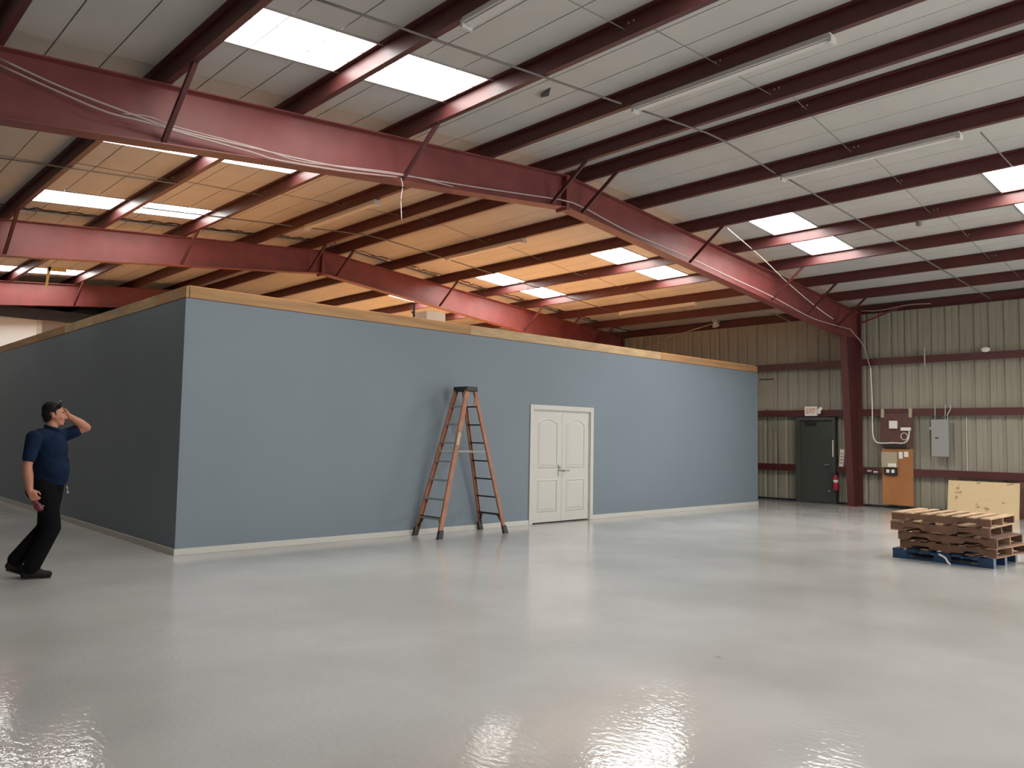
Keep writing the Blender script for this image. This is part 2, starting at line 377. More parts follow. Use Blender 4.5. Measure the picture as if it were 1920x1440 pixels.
# rolled-up door around the opening
root = sroot('door_3', 'open roll-up door in the metal side wall, outside the picture')
bx('jamb', M['galv'], (XR-.08, XR+.1, OP0-.1, OP0, 0, OPZ), root); bx('jamb', M['galv'], (XR-.08, XR+.1, OP1, OP1+.1, 0, OPZ), root)
b = bmesh.new(); tube(b, [(XR-.25, OP0-.05, OPZ+.28), (XR-.25, OP1+.05, OPZ+.28)], .24, 20); obj('curtain_roll', b, M['galv'], root)
# other walls
struct(bx('wall_left', M['wallmetal'], (XL-.1, XL, Y0-.1, Y1+.1, 0, zt(XL)+.22)), 'metal side wall left of the camera')
def gable(name, y, hole, label):
    b = bmesh.new(); ya, yb = y-.05, y+.05
    segs = [XL, XRIDGE, XR] if not hole else [XL, hole[0], hole[1], XRIDGE, XR] if hole[1] < XRIDGE else [XL, hole[0], XRIDGE, hole[1], XR]
    for i in range(len(segs)-1):
        a, c = segs[i], segs[i+1]; zl = OPZ if hole and a >= hole[0] and c <= hole[1] else 0
        hexa(b, [(a, ya, zl), (c, ya, zl), (c, ya, zt(c)+.25), (a, ya, zt(a)+.25)], [(a, yb, zl), (c, yb, zl), (c, yb, zt(c)+.25), (a, yb, zt(a)+.25)])
    return struct(obj(name, b, M['wallmetal']), label)
gable('wall_back', Y1+.05, None, 'far gable wall of the metal building'); gable('wall_rear', Y0-.05, (6.5, 11.5), 'gable wall behind the camera with an open doorway')

# ---------------------------------------------------------------- blue office box
BX0, BX1, BY0, BY1, BZ = 3.86, 18.02, 10.25, 23.4, 3.27
DX0, DX1, DZ = 10.16, 11.72, 2.075            # double door opening
bm = bmesh.new()
for a, c, z0 in ((BX0, DX0, 0), (DX1, BX1, 0)): box(bm, a, c, BY0, BY0+.12, z0, BZ)
box(bm, DX0, DX1, BY0, BY0+.12, DZ, BZ); struct(obj('wall_front', bm, M['blue']), 'blue grey painted partition wall with white double door')
struct(bx('wall_side', M['blue'], (BX0, BX0+.12, BY0+.121, BY1, 0, BZ)), 'blue grey side of the partition box, in shade')
struct(bx('wall_end', M['blue'], (BX1-.12, BX1, BY0+.121, BY1, 0, BZ)), 'blue grey far end of the partition box')
struct(bx('wall_box_back', M['blue'], (BX0+.121, BX1-.121, BY1-.12, BY1, 0, BZ)), 'back of the partition box')
struct(bx('roof_deck', M['osbdeck'], (BX0+.06, BX1-.02, BY0+.06, BY1, BZ+.161, BZ+.18)), 'bare plywood deck on top of the blue box')
LT, LB = BZ+.16, BZ+.012
tr = sroot('trim_1', 'bare lumber rim boards along the top of the blue front wall')
xs = [BX0+.045, 8.63, 14.0, BX1]
for i in range(3): bx('board', M['lumber2'] if i == 1 else M['lumber'], (xs[i]+.003, xs[i+1]-.003, BY0-.0, BY0+.04, LB, LT+.006*(i == 1)), tr, bevel=.002)
tr = sroot('trim_2', 'bare lumber rim boards along the top of the blue side wall')
ys = [BY0, 11.35, 15.9, BY1]
for i in range(3): bx('board', (M['lumber'], M['lumber2'], M['lumber'])[i], (BX0, BX0+.04, ys[i]+.003, ys[i+1]-.003, LB, LT), tr, bevel=.002)
struct(bx('trim_3', M['brown'], (BX0+.004, BX1-.004, BY0+.004, BY0+.1, BZ, LB)), 'dark gap under the front rim boards'); struct(bx('trim_4', M['brown'], (BX0+.004, BX0+.1, BY0+.11, BY1, BZ, LB)), 'dark gap under the side rim boards')
def baseboard(name, dims, label): struct(bx(name, M['white'], dims, bevel=.004), label)
baseboard('baseboard_front', (BX0-.014, DX0-.085, BY0-.014, BY0-.001, 0, .085), 'white baseboard along the blue front wall left of the door')
baseboard('baseboard_right', (DX1+.085, BX1, BY0-.014, BY0-.001, 0, .085), 'white baseboard along the blue front wall right of the door')
baseboard('baseboard_left', (BX0-.014, BX0-.001, BY0, BY1, 0, .085), 'white baseboard along the shaded blue side wall')

# white double door
door = sroot('door_1', 'white double door with arched panels in the blue wall')
b = bmesh.new(); cw = .085
box(b, DX0-cw, DX0, BY0-.022, BY0+.0, 0, DZ+cw); box(b, DX1, DX1+cw, BY0-.022, BY0, 0, DZ+cw); box(b, DX0, DX1, BY0-.022, BY0, DZ, DZ+cw)
obj('casing', b, M['white'], door, bevel=.005)
b = bmesh.new(); box(b, DX0, DX0+.02, BY0, BY0+.12, 0, DZ); box(b, DX1-.02, DX1, BY0, BY0+.12, 0, DZ); box(b, DX0+.02, DX1-.02, BY0, BY0+.12, DZ-.02, DZ); obj('jamb', b, M['white'], door)
def panel_outline(xa, xb, z0, z1, arch, inset):
    xa += inset; xb -= inset; z0 += inset; z1 -= inset
    pts = [(xa, z0), (xb, z0)]
    n = 14
    for k in range(n+1):
        t = k/n; x = xb+(xa-xb)*t; pts.append((x, z1-(arch*(abs(2*t-1)**2.2) if arch else 0)))
    return pts
def leaf(xa, xb, hinge_left):
    yf = BY0+.012; b = bmesh.new(); box(b, xa, xb, yf, yf+.035, .022, DZ-.024); lf = obj('leaf', b, M['white'], door, bevel=.002)
    w = xb-xa
    for z0, z1, arch in ((.20, .80, 0), (1.0, 1.92, .075)):
        # moulding ring proud of the leaf, then raised field
        o1 = panel_outline(xa+.115, xb-.115, z0, z1, arch, 0); o2 = panel_outline(xa+.115, xb-.115, z0, z1, arch, .022); o3 = panel_outline(xa+.115, xb-.115, z0, z1, arch, .036); o4 = panel_outline(xa+.115, xb-.115, z0, z1, arch, .065)
        b = bmesh.new(); lv = []
        for o_, d in ((o1, 0), (o2, -.012), (o3, .004), (o4, -.007)): lv.append([b.verts.new((x, yf+d, z)) for x, z in o_])
        for A, B in zip(lv, lv[1:]):
            for k in range(len(A)): b.faces.new((A[k], A[(k+1) % len(A)], B[(k+1) % len(A)], B[k]))
        b.faces.new(lv[-1]); obj('door_panel', b, M['white'], lf)
    xh = xa-.004 if hinge_left else xb+.004
    for z in (.28, 1.02, 1.80):
        b = bmesh.new(); tube(b, [(xh, yf-.006, z-.045), (xh, yf-.006, z+.045)], .008, 8); obj('hinge', b, M['chrome'], lf)
    return lf
xm = (DX0+DX1)/2
l1 = leaf(DX0+.026, xm-.002, True); l2 = leaf(xm+.002, DX1-.026, False)
for lf, xh, sgn, esc in ((l1, xm-.065, 1, True), (l2, xm+.045, 1, False)):
    b = bmesh.new(); y = BY0+.012
    if esc: box(b, xh-.032, xh+.032, y-.012, y, .86, 1.06)
    else: lathe(b, [(.028, 0), (.028, .012), (.02, .018)], 16, Matrix.Translation((xh, y, .955)) @ Matrix.Rotation(math.radians(90), 4, 'X'))
    tube(b, [(xh, y-.01, .955), (xh, y-.055, .955)], .011, 10)
    tube(b, smooth_path([(xh, y-.052, .955), (xh+.05, y-.056, .958), (xh+.115, y-.052, .95)], 4), .0095, 8)
    if esc: lathe(b, [(.022, 0), (.022, .016), (.012, .02)], 14, Matrix.Translation((xh, y-.012, 1.02)) @ Matrix.Rotation(math.radians(90), 4, 'X'))
    obj('handle', b, M['chrome'], lf, label='nickel lever handle')

# white rooms at the far end
struct(bx('wall_office', M['whitewall'], (XL, 5.25, 24.4, 24.52, 0, 4.5)), 'white wall of the far office beyond the blue box')
struct(bx('trim_5', M['white'], (5.25, 5.36, 24.36, 24.56, 0, 4.52)), 'white corner trim of the far office wall')
struct(bx('wall_office_end', mat('shaded_white_wall', (.5, .49, .46), .7), (5.36, XR-.6, 24.6, 24.72, 0, 4.55)), 'dimmer white wall of the far office')  # white wall in a greyer tone, its weaker light put into the colour
struct(bx('shade_strip', M['black'], (XL+.2, XR-1.0, 24.2, 24.3, 4.50, 4.78)), 'black strip for the dark gap under the far frame')  # black strip stands in for the shade between wall and frame

# ---------------------------------------------------------------- green exit door in the right wall
GD0, GD1 = 9.22, 10.30
root = sroot('door_2', 'dark green steel exit door in the metal wall', (XR, 0, 0))
b = bmesh.new(); box(b, -.16, .03, GD0-.0, GD0+.075, 0, 2.22); box(b, -.16, .03, GD1-.11, GD1, 0, 2.22); box(b, -.16, .03, GD0+.075, GD1-.11, 2.14, 2.22); obj('frame', b, M['greydark'], root, bevel=.004)
lf = bx('leaf', M['greydark'], (-.09, -.045, GD0+.08, GD1-.115, .01, 2.135), root, bevel=.003)
bx('closer', M['black'], (-.16, -.09, 9.75, 10.02, 2.02, 2.09), lf, bevel=.006)
bx('edge_guard', M['offwhite'], (-.168, -.16, GD0+.045, GD0+.075, 1.2, 1.63), root, label='pale strip on the door frame')
b = bmesh.new(); tube(b, [(-.09, 9.42, .99), (-.15, 9.42, .99)], .014, 8); tube(b, [(-.145, 9.42, .99), (-.148, 9.53, .985)], .011, 8); obj('handle', b, M['galv'], lf)
b = bmesh.new(); lathe(b, [(.025, 0), (.025, .012), (.015, .016)], 12, Matrix.Translation((-.09, 9.42, .32)) @ Matrix.Rotation(math.radians(-90), 4, 'Y')); obj('kick_stop', b, M['galv'], lf)

# exit sign
XW = XR-.16                                     # face of the girts
t = thing('exit_sign', 'white emergency exit sign with red letters and lamp heads above the green door', 'exit sign', (XW, 9.84, 2.23))
bx('case', M['offwhite'], (-.055, 0, -.17, .17, .02, .27), t, bevel=.008)
cu = bpy.data.curves.new('exit_text', 'FONT'); cu.body = 'EXIT'; cu.size = .20; cu.align_x = 'CENTER'; cu.align_y = 'CENTER'; cu.extrude = .002
tmp = bpy.data.objects.new('tmp', cu); COL.objects.link(tmp); bpy.context.view_layer.update()
me = bpy.data.meshes.new_from_object(tmp.evaluated_get(bpy.context.evaluated_depsgraph_get())); bpy.data.objects.remove(tmp)
me.materials.clear(); me.materials.append(M['exitred'])
o = inst('lettering', me, t, (-.057, 0, .145)); o.rotation_euler = (math.radians(90), 0, math.radians(-90)); o.scale = (.62, .95, 1); o['label'] = 'red letters EXIT'
b = bmesh.new(); box(b, -.05, 0, -.23, -.17, .07, .2); obj('lamp_arm', b, M['offwhite'], t, bevel=.01)
for k, z in enumerate((.10, .185)):
    b = bmesh.new(); lathe(b, [(.02, 0), (.045, .02), (.05, .06), (.046, .065)], 16, Matrix.Translation((-.03, -.24-.035*k, z)) @ Matrix.Rotation(math.radians(-70), 4, 'Y')); obj('lamp_head', b, M['offwhite'], t, smooth=True)

# fire extinguisher + sign
t = thing('fire_extinguisher', 'red fire extinguisher hanging beside the green exit door', 'extinguisher', (XW-.09, 9.17, .36))
b = bmesh.new(); lathe(b, [(.055, 0), (.062, .015), (.062, .30), (.05, .345), (.022, .37), (.02, .39)], 20); obj('cylinder', b, M['extred'], t, smooth=True)
b = bmesh.new(); lathe(b, [(.0635, .19), (.0635, .26)], 20); obj('label_band', b, M['offwhite'], t, smooth=True)
b = bmesh.new(); tube(b, [(0, 0, .385), (0, 0, .43)], .02, 10); bar(b, (0, .02, .43), (-.03, -.09, .455), .02, .012); bar(b, (0, .02, .41), (-.03, -.08, .40), .02, .01); obj('valve', b, M['black'], t)
b = bmesh.new(); tube(b, smooth_path([(0, .02, .41), (-.02, .085, .38), (-.02, .09, .25), (-.02, .08, .12)], 5), .011, 8); obj('hose', b, M['black'], t)
b = bmesh.new(); bar(b, (.06, 0, .2), (.09, 0, .2), .04, .24); obj('bracket', b, M['black'], t)
t = thing('extinguisher_sign', 'narrow white sign with red marks leaning above the red extinguisher', 'sign', (XW-.02, 9.06, .98))
s_ = bx('plate', M['offwhite'], (-.006, 0, -.055, .055, -.02, .42), t); s_.rotation_euler = (math.radians(5), 0, 0)
for k in range(4): bx('print', M['exitred'], (-.0075, -.006, -.03, .03, .06+.08*k, .085+.08*k), s_)

# ---------------------------------------------------------------- electrics on the right wall
t = thing('plywood_backboard', 'orange plywood backboard on the metal wall right of the red column', 'board', (XW, 7.68, 0))
bx('sheet', M['ply'], (-.018, 0, -.36, .36, .09, 1.44), t, bevel=.002)
t = thing('equipment_board', 'dark brown board with cables hung on the girt above the orange plywood', 'board', (XW, 7.68, 0))
bx('sheet', M['brown'], (-.045, -.025, -.385, .385, 1.46, 2.30), t, bevel=.002)
for y in (-.32, .33):
    bx('hanger', M['offwhite'] if 0 else M['beige'], (-.047, -.0, y-.035, y+.035, 2.2, 2.42), t, label='tan hanger strap')
for y0, dz in ((.30, 0), (.10, -.01)): bx('cleat', M['brown'], (-.025, 0, y0-.04, y0+.04, 1.5, 2.28), t)
XB = XW-.048
def wbox(name, label, cat, m, ya, yb, z0, z1, d=.04, base=XB):
    o = bx(name, m, (-d, 0, -(yb-ya)/2, (yb-ya)/2, 0, z1-z0), bevel=.006, loc=(base, (ya+yb)/2, z0)); return tag(o, label, cat)
wbox('junction_box', 'square white junction box on the dark brown board', 'box', M['offwhite'], 7.65, 7.84, 1.93, 2.12, .05)
wbox('network_modem', 'small white modem lying sideways on the dark brown board', 'modem', M['offwhite'], 7.34, 7.57, 1.88, 1.96, .05)
wbox('power_strip', 'black power strip at the foot of the dark brown board', 'power strip', M['black'], 7.46, 7.98, 1.47, 1.54, .04)
t = thing('telephone_cabinet', 'beige metal cabinet at the upper left of the orange plywood', 'cabinet', (XW-.018, 7.835, .99))
bx('body', M['beige'], (-.11, 0, -.175, .175, 0, .37), t, bevel=.006); bx('lid', M['beige'], (-.118, -.11, -.18, .18, .01, .375), t, bevel=.003)
bx('knob', M['black'], (-.06, -.03, .175, .21, .22, .28), t); bx('paper_label', M['offwhite'], (-.1195, -.118, -.17, .02, .015, .10), t)
t = thing('black_terminal_box', 'black terminal box with two white plates below the beige cabinet', 'box', (XW-.018, 7.83, .80))
bx('body', M['black'], (-.07, 0, -.15, .15, 0, .17), t, bevel=.01)
for y in (.05, -.07): bx('cover_plate', M['offwhite'], (-.078, -.07, y-.035, y+.035, .06, .14), t)
wbox('outlet_box', 'tall white outlet box beside the beige cabinet', 'box', M['offwhite'], 7.55, 7.64, 1.20, 1.37, .035, XW-.018)
wbox('thermostat', 'short white control box near the corner of the orange plywood', 'box', M['offwhite'], 7.42, 7.52, 1.25, 1.38, .03, XW-.018)
b = bmesh.new()
pts = [(XB-.012-.004*math.sin(k), 7.50+.075*math.cos(k*.42), 1.745+.085*math.sin(k*.42)) for k in range(42)]
tube(b, pts, .008, 6); tag(obj('cable_coil', b, M['cord']), 'coil of white cable on the dark brown board', 'cable')
b = bmesh.new(); xx = XB-.015
tube(b, smooth_path([(XW-.03, 8.29, 3.43), (XW-.02, 8.265, 2.6), (XW-.02, 8.26, 1.85), (XW-.03, 8.20, 1.63), (xx, 8.05, 1.575), (xx, 7.75, 1.585), (xx, 7.52, 1.585), (xx, 7.41, 1.68), (xx, 7.38, 1.87)], 6), .016, 8)
tag(obj('conduit_drop', b, M['cord']), 'white cable dropping from the girt beside the column to the brown board', 'cable')
b = bmesh.new(); tube(b, smooth_path([(XW-.02, 8.12, 1.98), (XW-.03, 8.10, 1.7), (XW-.03, 8.12, 1.3), (XW-.03, 8.06, 1.0), (XW-.03, 8.06, .86)], 5), .012, 6); tag(obj('loose_cable', b, M['conduit']), 'thin brown cable at the left edge of the boards', 'cable')
for k, (y, z, lab) in enumerate(((8.33, .88, 'small galvanised junction fitting on the lower girt beside the column'), (8.18, .86, 'small pale pipe fitting on the lower girt beside the plywood'))):
    b = bmesh.new(); tube(b, [(XW-.06, y-.05, z), (XW-.06, y+.05, z)], .03, 10); bar(b, (XW-.06, y, z), (XW, y, z), .04, .04); tag(obj('pipe_fitting', b, M['galv'], smooth=False), lab, 'fitting')
# breaker panel
t = thing('breaker_panel', 'grey electrical breaker panel on the metal wall right of the plywood', 'breaker panel', (XW, 6.68, 1.28))
bx('body', M['grey'], (-.12, 0, -.18, .18, 0, .86), t, bevel=.005); d_ = bx('door', M['grey'], (-.132, -.12, -.185, .185, .005, .865), t, bevel=.003)
bx('latch', M['black'], (-.138, -.132, .03, .10, .42, .45), d_)
bx('side_box', M['galv'], (-.08, -.02, .185, .25, .62, .70), t, bevel=.005)
for y, x2 in ((.12, 0), (-.10, 0), (-.15, -.06)):
    b = bmesh.new(); tube(b, smooth_path([(-.06, y, .86), (-.06, y, .98), (-.05, y+x2, 1.10), (-.03, y+x2, 1.2)], 4), .012, 8); obj('conduit', b, M['galv'], t)
b = bmesh.new(); tube(b, [(XW-.03, 7.02, 3.40), (XW-.03, 7.02, 3.86)], .02, 8); tag(obj('vent_pipe', b, M['galv']), 'short grey pipe crossing the top girt above the breaker panel', 'pipe')
b = bmesh.new(); ell(b, (0, 0, 0), .06, .10, .06); o = obj('wall_lamp', b, M['offwhite'], loc=(XW-.05, 5.72, 3.72), smooth=True); tag(o, 'small round white lamp on the top girt near the right edge', 'lamp')
for ya, zz in ((6.35, .30),):
    b = bmesh.new(); tube(b, [(XR-.02, 6.2, 2.2), (XR-.02, 6.2, .9)], .012, 6); tag(obj('wall_conduit', b, M['galv']), 'thin vertical conduit right of the breaker panel', 'conduit')

# chipboard sheets against the wall
for k, (y0, y1, h, x, m, lab) in enumerate(((5.0, 6.40, .775, 19.45, M['chip'], 'pale chipboard sheet standing behind the pallet stack'), (4.2, 5.12, .80, 19.72, M['pwood2'], 'dark brown board standing behind the chipboard sheet, at the right edge'))):
    b = bmesh.new(); box(b, 0, .019, -(y1-y0)/2, (y1-y0)/2, 0, h); o = obj('chipboard_sheet' if k == 0 else 'dark_board', b, m, loc=(x, (y0+y1)/2, 0), rot=(0, math.radians(9), 0)); tag(o, lab, 'board')

# ---------------------------------------------------------------- pallets: stack
def pallet(label, z, x, y, rz, m_s, m_d, h=.125, seed=0, wing=0):
    rnd = random.Random(seed); t = thing('pallet', label, 'pallet', (x, y, z), rz, 'stack of pallets')
    Ly, Lx, tb = 1.22, 1.02, .017
    for i, xx in enumerate((-Lx/2+.02, 0, Lx/2-.02)):
        b = bmesh.new(); hh0, hh1 = tb, h-tb; n = [(-Ly/2, hh0)]
        for c in (-.33, .33): n += [(c-.13, hh0), (c-.10, hh0+.035), (c+.10, hh0+.035), (c+.13, hh0)]
        n += [(Ly/2, hh0), (Ly/2, hh1), (-Ly/2, hh1)]
        hexa(b, [(xx-.019, a, c) for a, c in n], [(xx+.019, a, c) for a, c in n]); obj('stringer', b, m_s[i % len(m_s)], t)
    for k in range(7):
        w = .12 if k in (0, 6) else .088; yy = -Ly/2+w/2+(Ly-w)*k/6+rnd.uniform(-.01, .01)*(0 < k < 6); ov = rnd.uniform(0, .012)
        b = bmesh.new(); box(b, -Lx/2-ov, Lx/2, yy-w/2, yy+w/2, h-tb, h); obj('deck_board', b, rnd.choice(m_d), t, rot=(0, 0, rnd.uniform(-.008, .008)), bevel=.002)
    for k in range(5):
        w = .095; yy = -Ly/2+w/2+(Ly-w)*k/4; b = bmesh.new(); box(b, -Lx/2, Lx/2, yy-w/2, yy+w/2, 0, tb); obj('bottom_board', b, rnd.choice(m_d), t)
    return t
PX, PY = 11.98, 3.86
def blue_pallet():
    t = thing('pallet', 'blue painted block pallet at the bottom of the stack', 'pallet', (PX+.0, PY, 0), 0, 'stack of pallets')
    Lx, Ly = 1.05, 1.24
    for xx in (-Lx/2+.06, 0, Lx/2-.06):
        bx('bottom_board', M['pblue'], (xx-.05, xx+.05, -Ly/2, Ly/2, 0, .018), t)
        for yy in (-Ly/2+.09, 0, Ly/2-.09): bx('block', M['pblue'], (xx-.05, xx+.05, yy-.09, yy+.09, .018, .098), t, bevel=.004)
        bx('stringer_board', M['pblue'], (xx-.05, xx+.05, -Ly/2, Ly/2, .098, .114), t)
    for k in range(7):
        yy = -Ly/2+.05+(Ly-.1)*k/6; bx('deck_board', M['pblue'], (-Lx/2, Lx/2, yy-.048, yy+.048, .114, .130), t)
    # torn plastic wrap
    b = bmesh.new(); pts = [(-Lx/2-.004, .02, .11), (-Lx/2-.03, -.06, .08), (-Lx/2-.05, -.10, .03), (-Lx/2-.05, -.13, .003)]
    tube(b, smooth_path(pts, 5), .012, 6, radii=None); obj('torn_wrap', b, M['offwhite'], t, label='scrap of white plastic wrap')
    return t
blue_pallet()
wd, wm, wp = M['pwood2'], M['pwood'], M['pwood3']
pallet('weathered wooden pallet resting directly on the blue pallet', .130, PX+.05, PY-.09, math.radians(-5), [wd, wm], [wm, wd], seed=2)
pallet('wooden pallet third from the bottom of the stack', .255, PX+.03, PY-.06, math.radians(-1.5), [wd, wm], [wm, wd], seed=3)
pallet('wooden pallet second from the top of the stack', .380, PX-.02, PY+.03, math.radians(.8), [wd], [wm, wd], seed=4)
pallet('wooden pallet on top of the stack, pale deck boards', .505, PX-.02, PY+.01, math.radians(.0), [wd, wm], [wp], seed=5)

# ---------------------------------------------------------------- step ladder
t = thing('step_ladder', 'orange fibreglass step ladder standing open in front of the blue wall', 'ladder', (8.21, 9.9, 0))
HT = 2.33; xl, xr_, tx = -.66, .70, .07; wb, wt = .31, .15
def lx(s, z): return (xl if s < 0 else xr_)+((.05-tx if s < 0 else .05+tx)-(xl if s < 0 else xr_))*z/HT
def lw(z): return wb+(wt-wb)*z/HT
for s in (-1, 1):
    for yy in (-1, 1):
        b = bmesh.new(); w = .075 if s < 0 else .055
        p, q = Vector((lx(s, .06), yy*lw(.06), .06)), Vector((lx(s, HT-.03), yy*lw(HT-.03), HT-.03))
        d = (q-p).normalized(); sx_ = Vector((1, 0, 0)); 
        # channel section: web plus two flanges
        bar(b, p, q, .007, w, up=(1, 0, 0)); 
        for e in (-1, 1): bar(b, p+Vector((e*w/2, -yy*.015, 0)), q+Vector((e*w/2, -yy*.015, 0)), .03, .007, up=(1, 0, 0))
        obj('rail', b, M['orangefg'], t)
        b = bmesh.new(); x0 = lx(s, .0); hexa(b, [(x0-.045, yy*wb-.028, 0), (x0+.045, yy*wb-.028, 0), (x0+.045, yy*wb+.028, 0), (x0-.045, yy*wb+.028, 0)],
              [(lx(s, .13)-.042, yy*lw(.13)-.022, .13), (lx(s, .13)+.042, yy*lw(.13)-.022, .13), (lx(s, .13)+.042, yy*lw(.13)+.022, .13), (lx(s, .13)-.042, yy*lw(.13)+.022, .13)]); obj('foot', b, M['black'], t, bevel=.004)
    for k in range(7):
        z = .30+.292*k
        b = bmesh.new(); x = lx(s, z); w = lw(z)
        if s < 0: box(b, x-.04, x+.04, -w, w, z-.028, z); obj('step', b, M['alu'], t, bevel=.003)
        elif k: box(b, x-.014, x+.014, -w, w, z-.022, z); obj('rung', b, M['black'], t)
    # lower spreader brace with gussets
    b = bmesh.new(); z = .30; x = lx(s, z); w = lw(z); bar(b, (x, -w, z), (x, w, z), .03, .03)
    for yy in (-1, 1): bar(b, (lx(s, .14), yy*(lw(.14)-.01), .14), (x, yy*(w-.10), z), .02, .03)
    obj('knee_brace', b, M['black'], t)
for yy in (-1, 1):
    b = bmesh.new(); z = 1.32; bar(b, (lx(-1, z), yy*(lw(z)-.02), z), (lx(1, z), yy*(lw(z)-.02), z+.0), .006, .022); obj('spreader', b, M['alu'], t)
b = bmesh.new(); hexa(b, [(-.07, -.175, HT-.05), (.17, -.175, HT-.05), (.17, .175, HT-.05), (-.07, .175, HT-.05)], [(-.065, -.17, HT+.03), (.165, -.17, HT+.03), (.165, .17, HT+.03), (-.065, .17, HT+.03)]); obj('cap', b, M['black'], t, bevel=.012)
b = bmesh.new(); x = lx(1, 2.12); bar(b, (x-.05, -lw(2.12)-.006, 2.06), (x-.02, -lw(2.24)-.006, 2.24), .01, .09); obj('label_plate', b, M['orangefg'], t)
b = bmesh.new(); p = Vector((lx(-1, 1.42), -lw(1.42)-.006, 1.42)); q = Vector((lx(-1, 1.62), -lw(1.62)-.006, 1.62)); bar(b, p, q, .004, .05, up=(1, 0, 0)); obj('sticker', b, M['beige'], t, label='pale sticker')

# ---------------------------------------------------------------- light fittings and cables under the roof
def strip_light(x, y0, y1, label):
    z = zt(x)-.003; t = thing('strip_light', label, 'light', (x+.035, (y0+y1)/2, z), 0, 'unlit fluorescent strip lights'); L = (y1-y0)/2
    b = bmesh.new(); hexa(b, [(-.065, -L, -.06), (.065, -L, -.06), (.05, -L, 0), (-.05, -L, 0)], [(-.065, L, -.06), (.065, L, -.06), (.05, L, 0), (-.05, L, 0)]); obj('housing', b, M['fixture'], t)
    bx('cover', M['fixture'], (-.04, .04, -L+.03, L-.03, -.072, -.06), t)
    for s in (-1, 1): bx('socket', M['fixture'], (-.06, .06, s*L-.018, s*L+.018, -.10, -.03), t, bevel=.004)
strip_light(4.43, 3.0, 5.45, 'unlit fluorescent strip light on the purlin beside the large skylight')
strip_light(7.48, 3.45, 5.9, 'unlit fluorescent strip light under the purlin just left of the ridge')
strip_light(11.02, 3.40, 5.85, 'unlit fluorescent strip light under the first purlin right of the ridge, near the camera')
strip_light(11.02, 11.5, 13.95, 'unlit fluorescent strip light over the blue box, right of the ridge')
strip_light(7.48, 11.5, 13.95, 'unlit fluorescent strip light over the blue box, left of the ridge')
strip_light(17.15, 11.5, 13.95, 'warm tinted strip light over the blue box near the metal wall')
def cable(name, pts, r, m, label, cat='cable', n=5):
    b = bmesh.new(); tube(b, smooth_path(pts, n), r, 6); return tag(obj(name, b, m, smooth=True), label, cat)
cable('conduit', [(x, yy, zt(x)-.014) for x, yy in ((3.0, 5.95), (4.43, 5.95), (5.95, 5.95), (7.3, 5.95))], .012, M['conduit'], 'thin conduit under the left purlins running to the strip light left of the ridge', 'conduit', 2)
cable('conduit', [(x, yy, zt(x)-.014) for x, yy in ((7.7, 5.95), (8.78, 5.95), (9.5, 5.9), (10.9, 5.9))], .012, M['conduit'], 'thin conduit crossing under the ridge purlins', 'conduit', 2)
cable('conduit', [(x, yy, zt(x)-.014) for x, yy in ((11.2, 5.85), (12.55, 5.8), (14.08, 5.75), (15.62, 5.7), (17.15, 5.65), (18.68, 5.6), (20.0, 5.58))], .012, M['conduit'], 'long thin conduit under the right purlins down to the metal wall', 'conduit', 2)
cable('conduit', [(x, 3.2, zt(x)-.014) for x in (11.2, 12.55)], .010, M['conduit'], 'short thin conduit near the right skylights at the picture edge', 'conduit', 2)
cable('conduit', [(x, 14.1, zt(x)-.014) for x in (4.5, 5.95, 7.3)], .012, M['conduit'], 'thin conduit over the blue box, left slope', 'conduit', 2)
cable('conduit', [(x, 14.1, zt(x)-.014) for x in (7.6, 8.78, 9.5, 11.02, 12.55, 14.08, 15.62, 17.1)], .012, M['conduit'], 'thin conduit over the blue box, from the ridge to the right slope', 'conduit', 2)
cable('conduit', [(x, 12.3, zt(x)-.014) for x in (1.4, 2.89, 4.43)], .010, M['conduit'], 'thin conduit near the left edge behind the first frame', 'conduit', 2)
# cables along the near frame
YC = FR[0]-.14
P = lambda px, py, y=YC: at(px, py, 1, y)
cable('sagging_cable', [P(0, 110), P(120, 165), P(250, 215), P(330, 243), P(450, 272), P(620, 310), P(750, 328), P(900, 352), P(1050, 374)], .011, M['wire'], 'upper pale cable sagging along the near roof frame, left half')
cable('sagging_cable', [P(0, 122), P(110, 172), P(200, 210), P(270, 228), P(330, 246), P(470, 285), P(520, 300), P(640, 320), P(745, 332)], .010, M['wire'], 'lower pale cable drooping in loops along the near roof frame')
cable('sagging_cable', [P(230, 213), P(280, 219), P(330, 238), P(480, 277), P(560, 302), P(640, 312), P(750, 326), P(850, 350)], .008, M['wire'], 'thin pale wire between the two sagging cables on the near frame')
cable('flange_cable', [P(1050, 374), P(1090, 387), P(1180, 435), P(1285, 480), P(1370, 520), P(1445, 555), P(1520, 595), P(1570, 611), P(1594, 617)], .012, M['wire'], 'pale cable along the bottom flange of the near frame, right half')
cable('column_cable', [P(1594, 617), Vector((19.9, 8.42, 4.0)), Vector((20.0, 8.31, 3.5)), Vector((20.02, 8.29, 3.44))], .014, M['wire'], 'pale cable from the frame knee down to the girt beside the column')
cable('stay_cable', [P(1364, 428, 7.9), P(1425, 480, 8.2), P(1478, 531, 8.45), P(1530, 575, YC), P(1562, 598, YC)], .009, M['cord'], 'white cable hanging from a purlin to the frame knee')
cable('pull_cord', [P(752, 334), P(755, 350), P(752, 372), P(753, 412)], .0055, M['cord'], 'white pull cord hanging from the near frame', 'cord')
cable('brace_cable', [(XR-.2, 15.9, 3.05), at(1200, 657, 0, XR-.2), at(1340, 606, 0, XR-.2), at(1385, 578, 0, XR-.25)], .018, M['wire'], 'diagonal brace cable on the metal wall above the blue box', 'cable', 2)
cable('brace_rod', [at(1412, 568, 0, XR-.3), at(1500, 612, 0, XR-.25), at(1575, 640, 0, XR-.2)], .012, M['wire'], 'thin diagonal brace rod left of the red column', 'rod', 2)
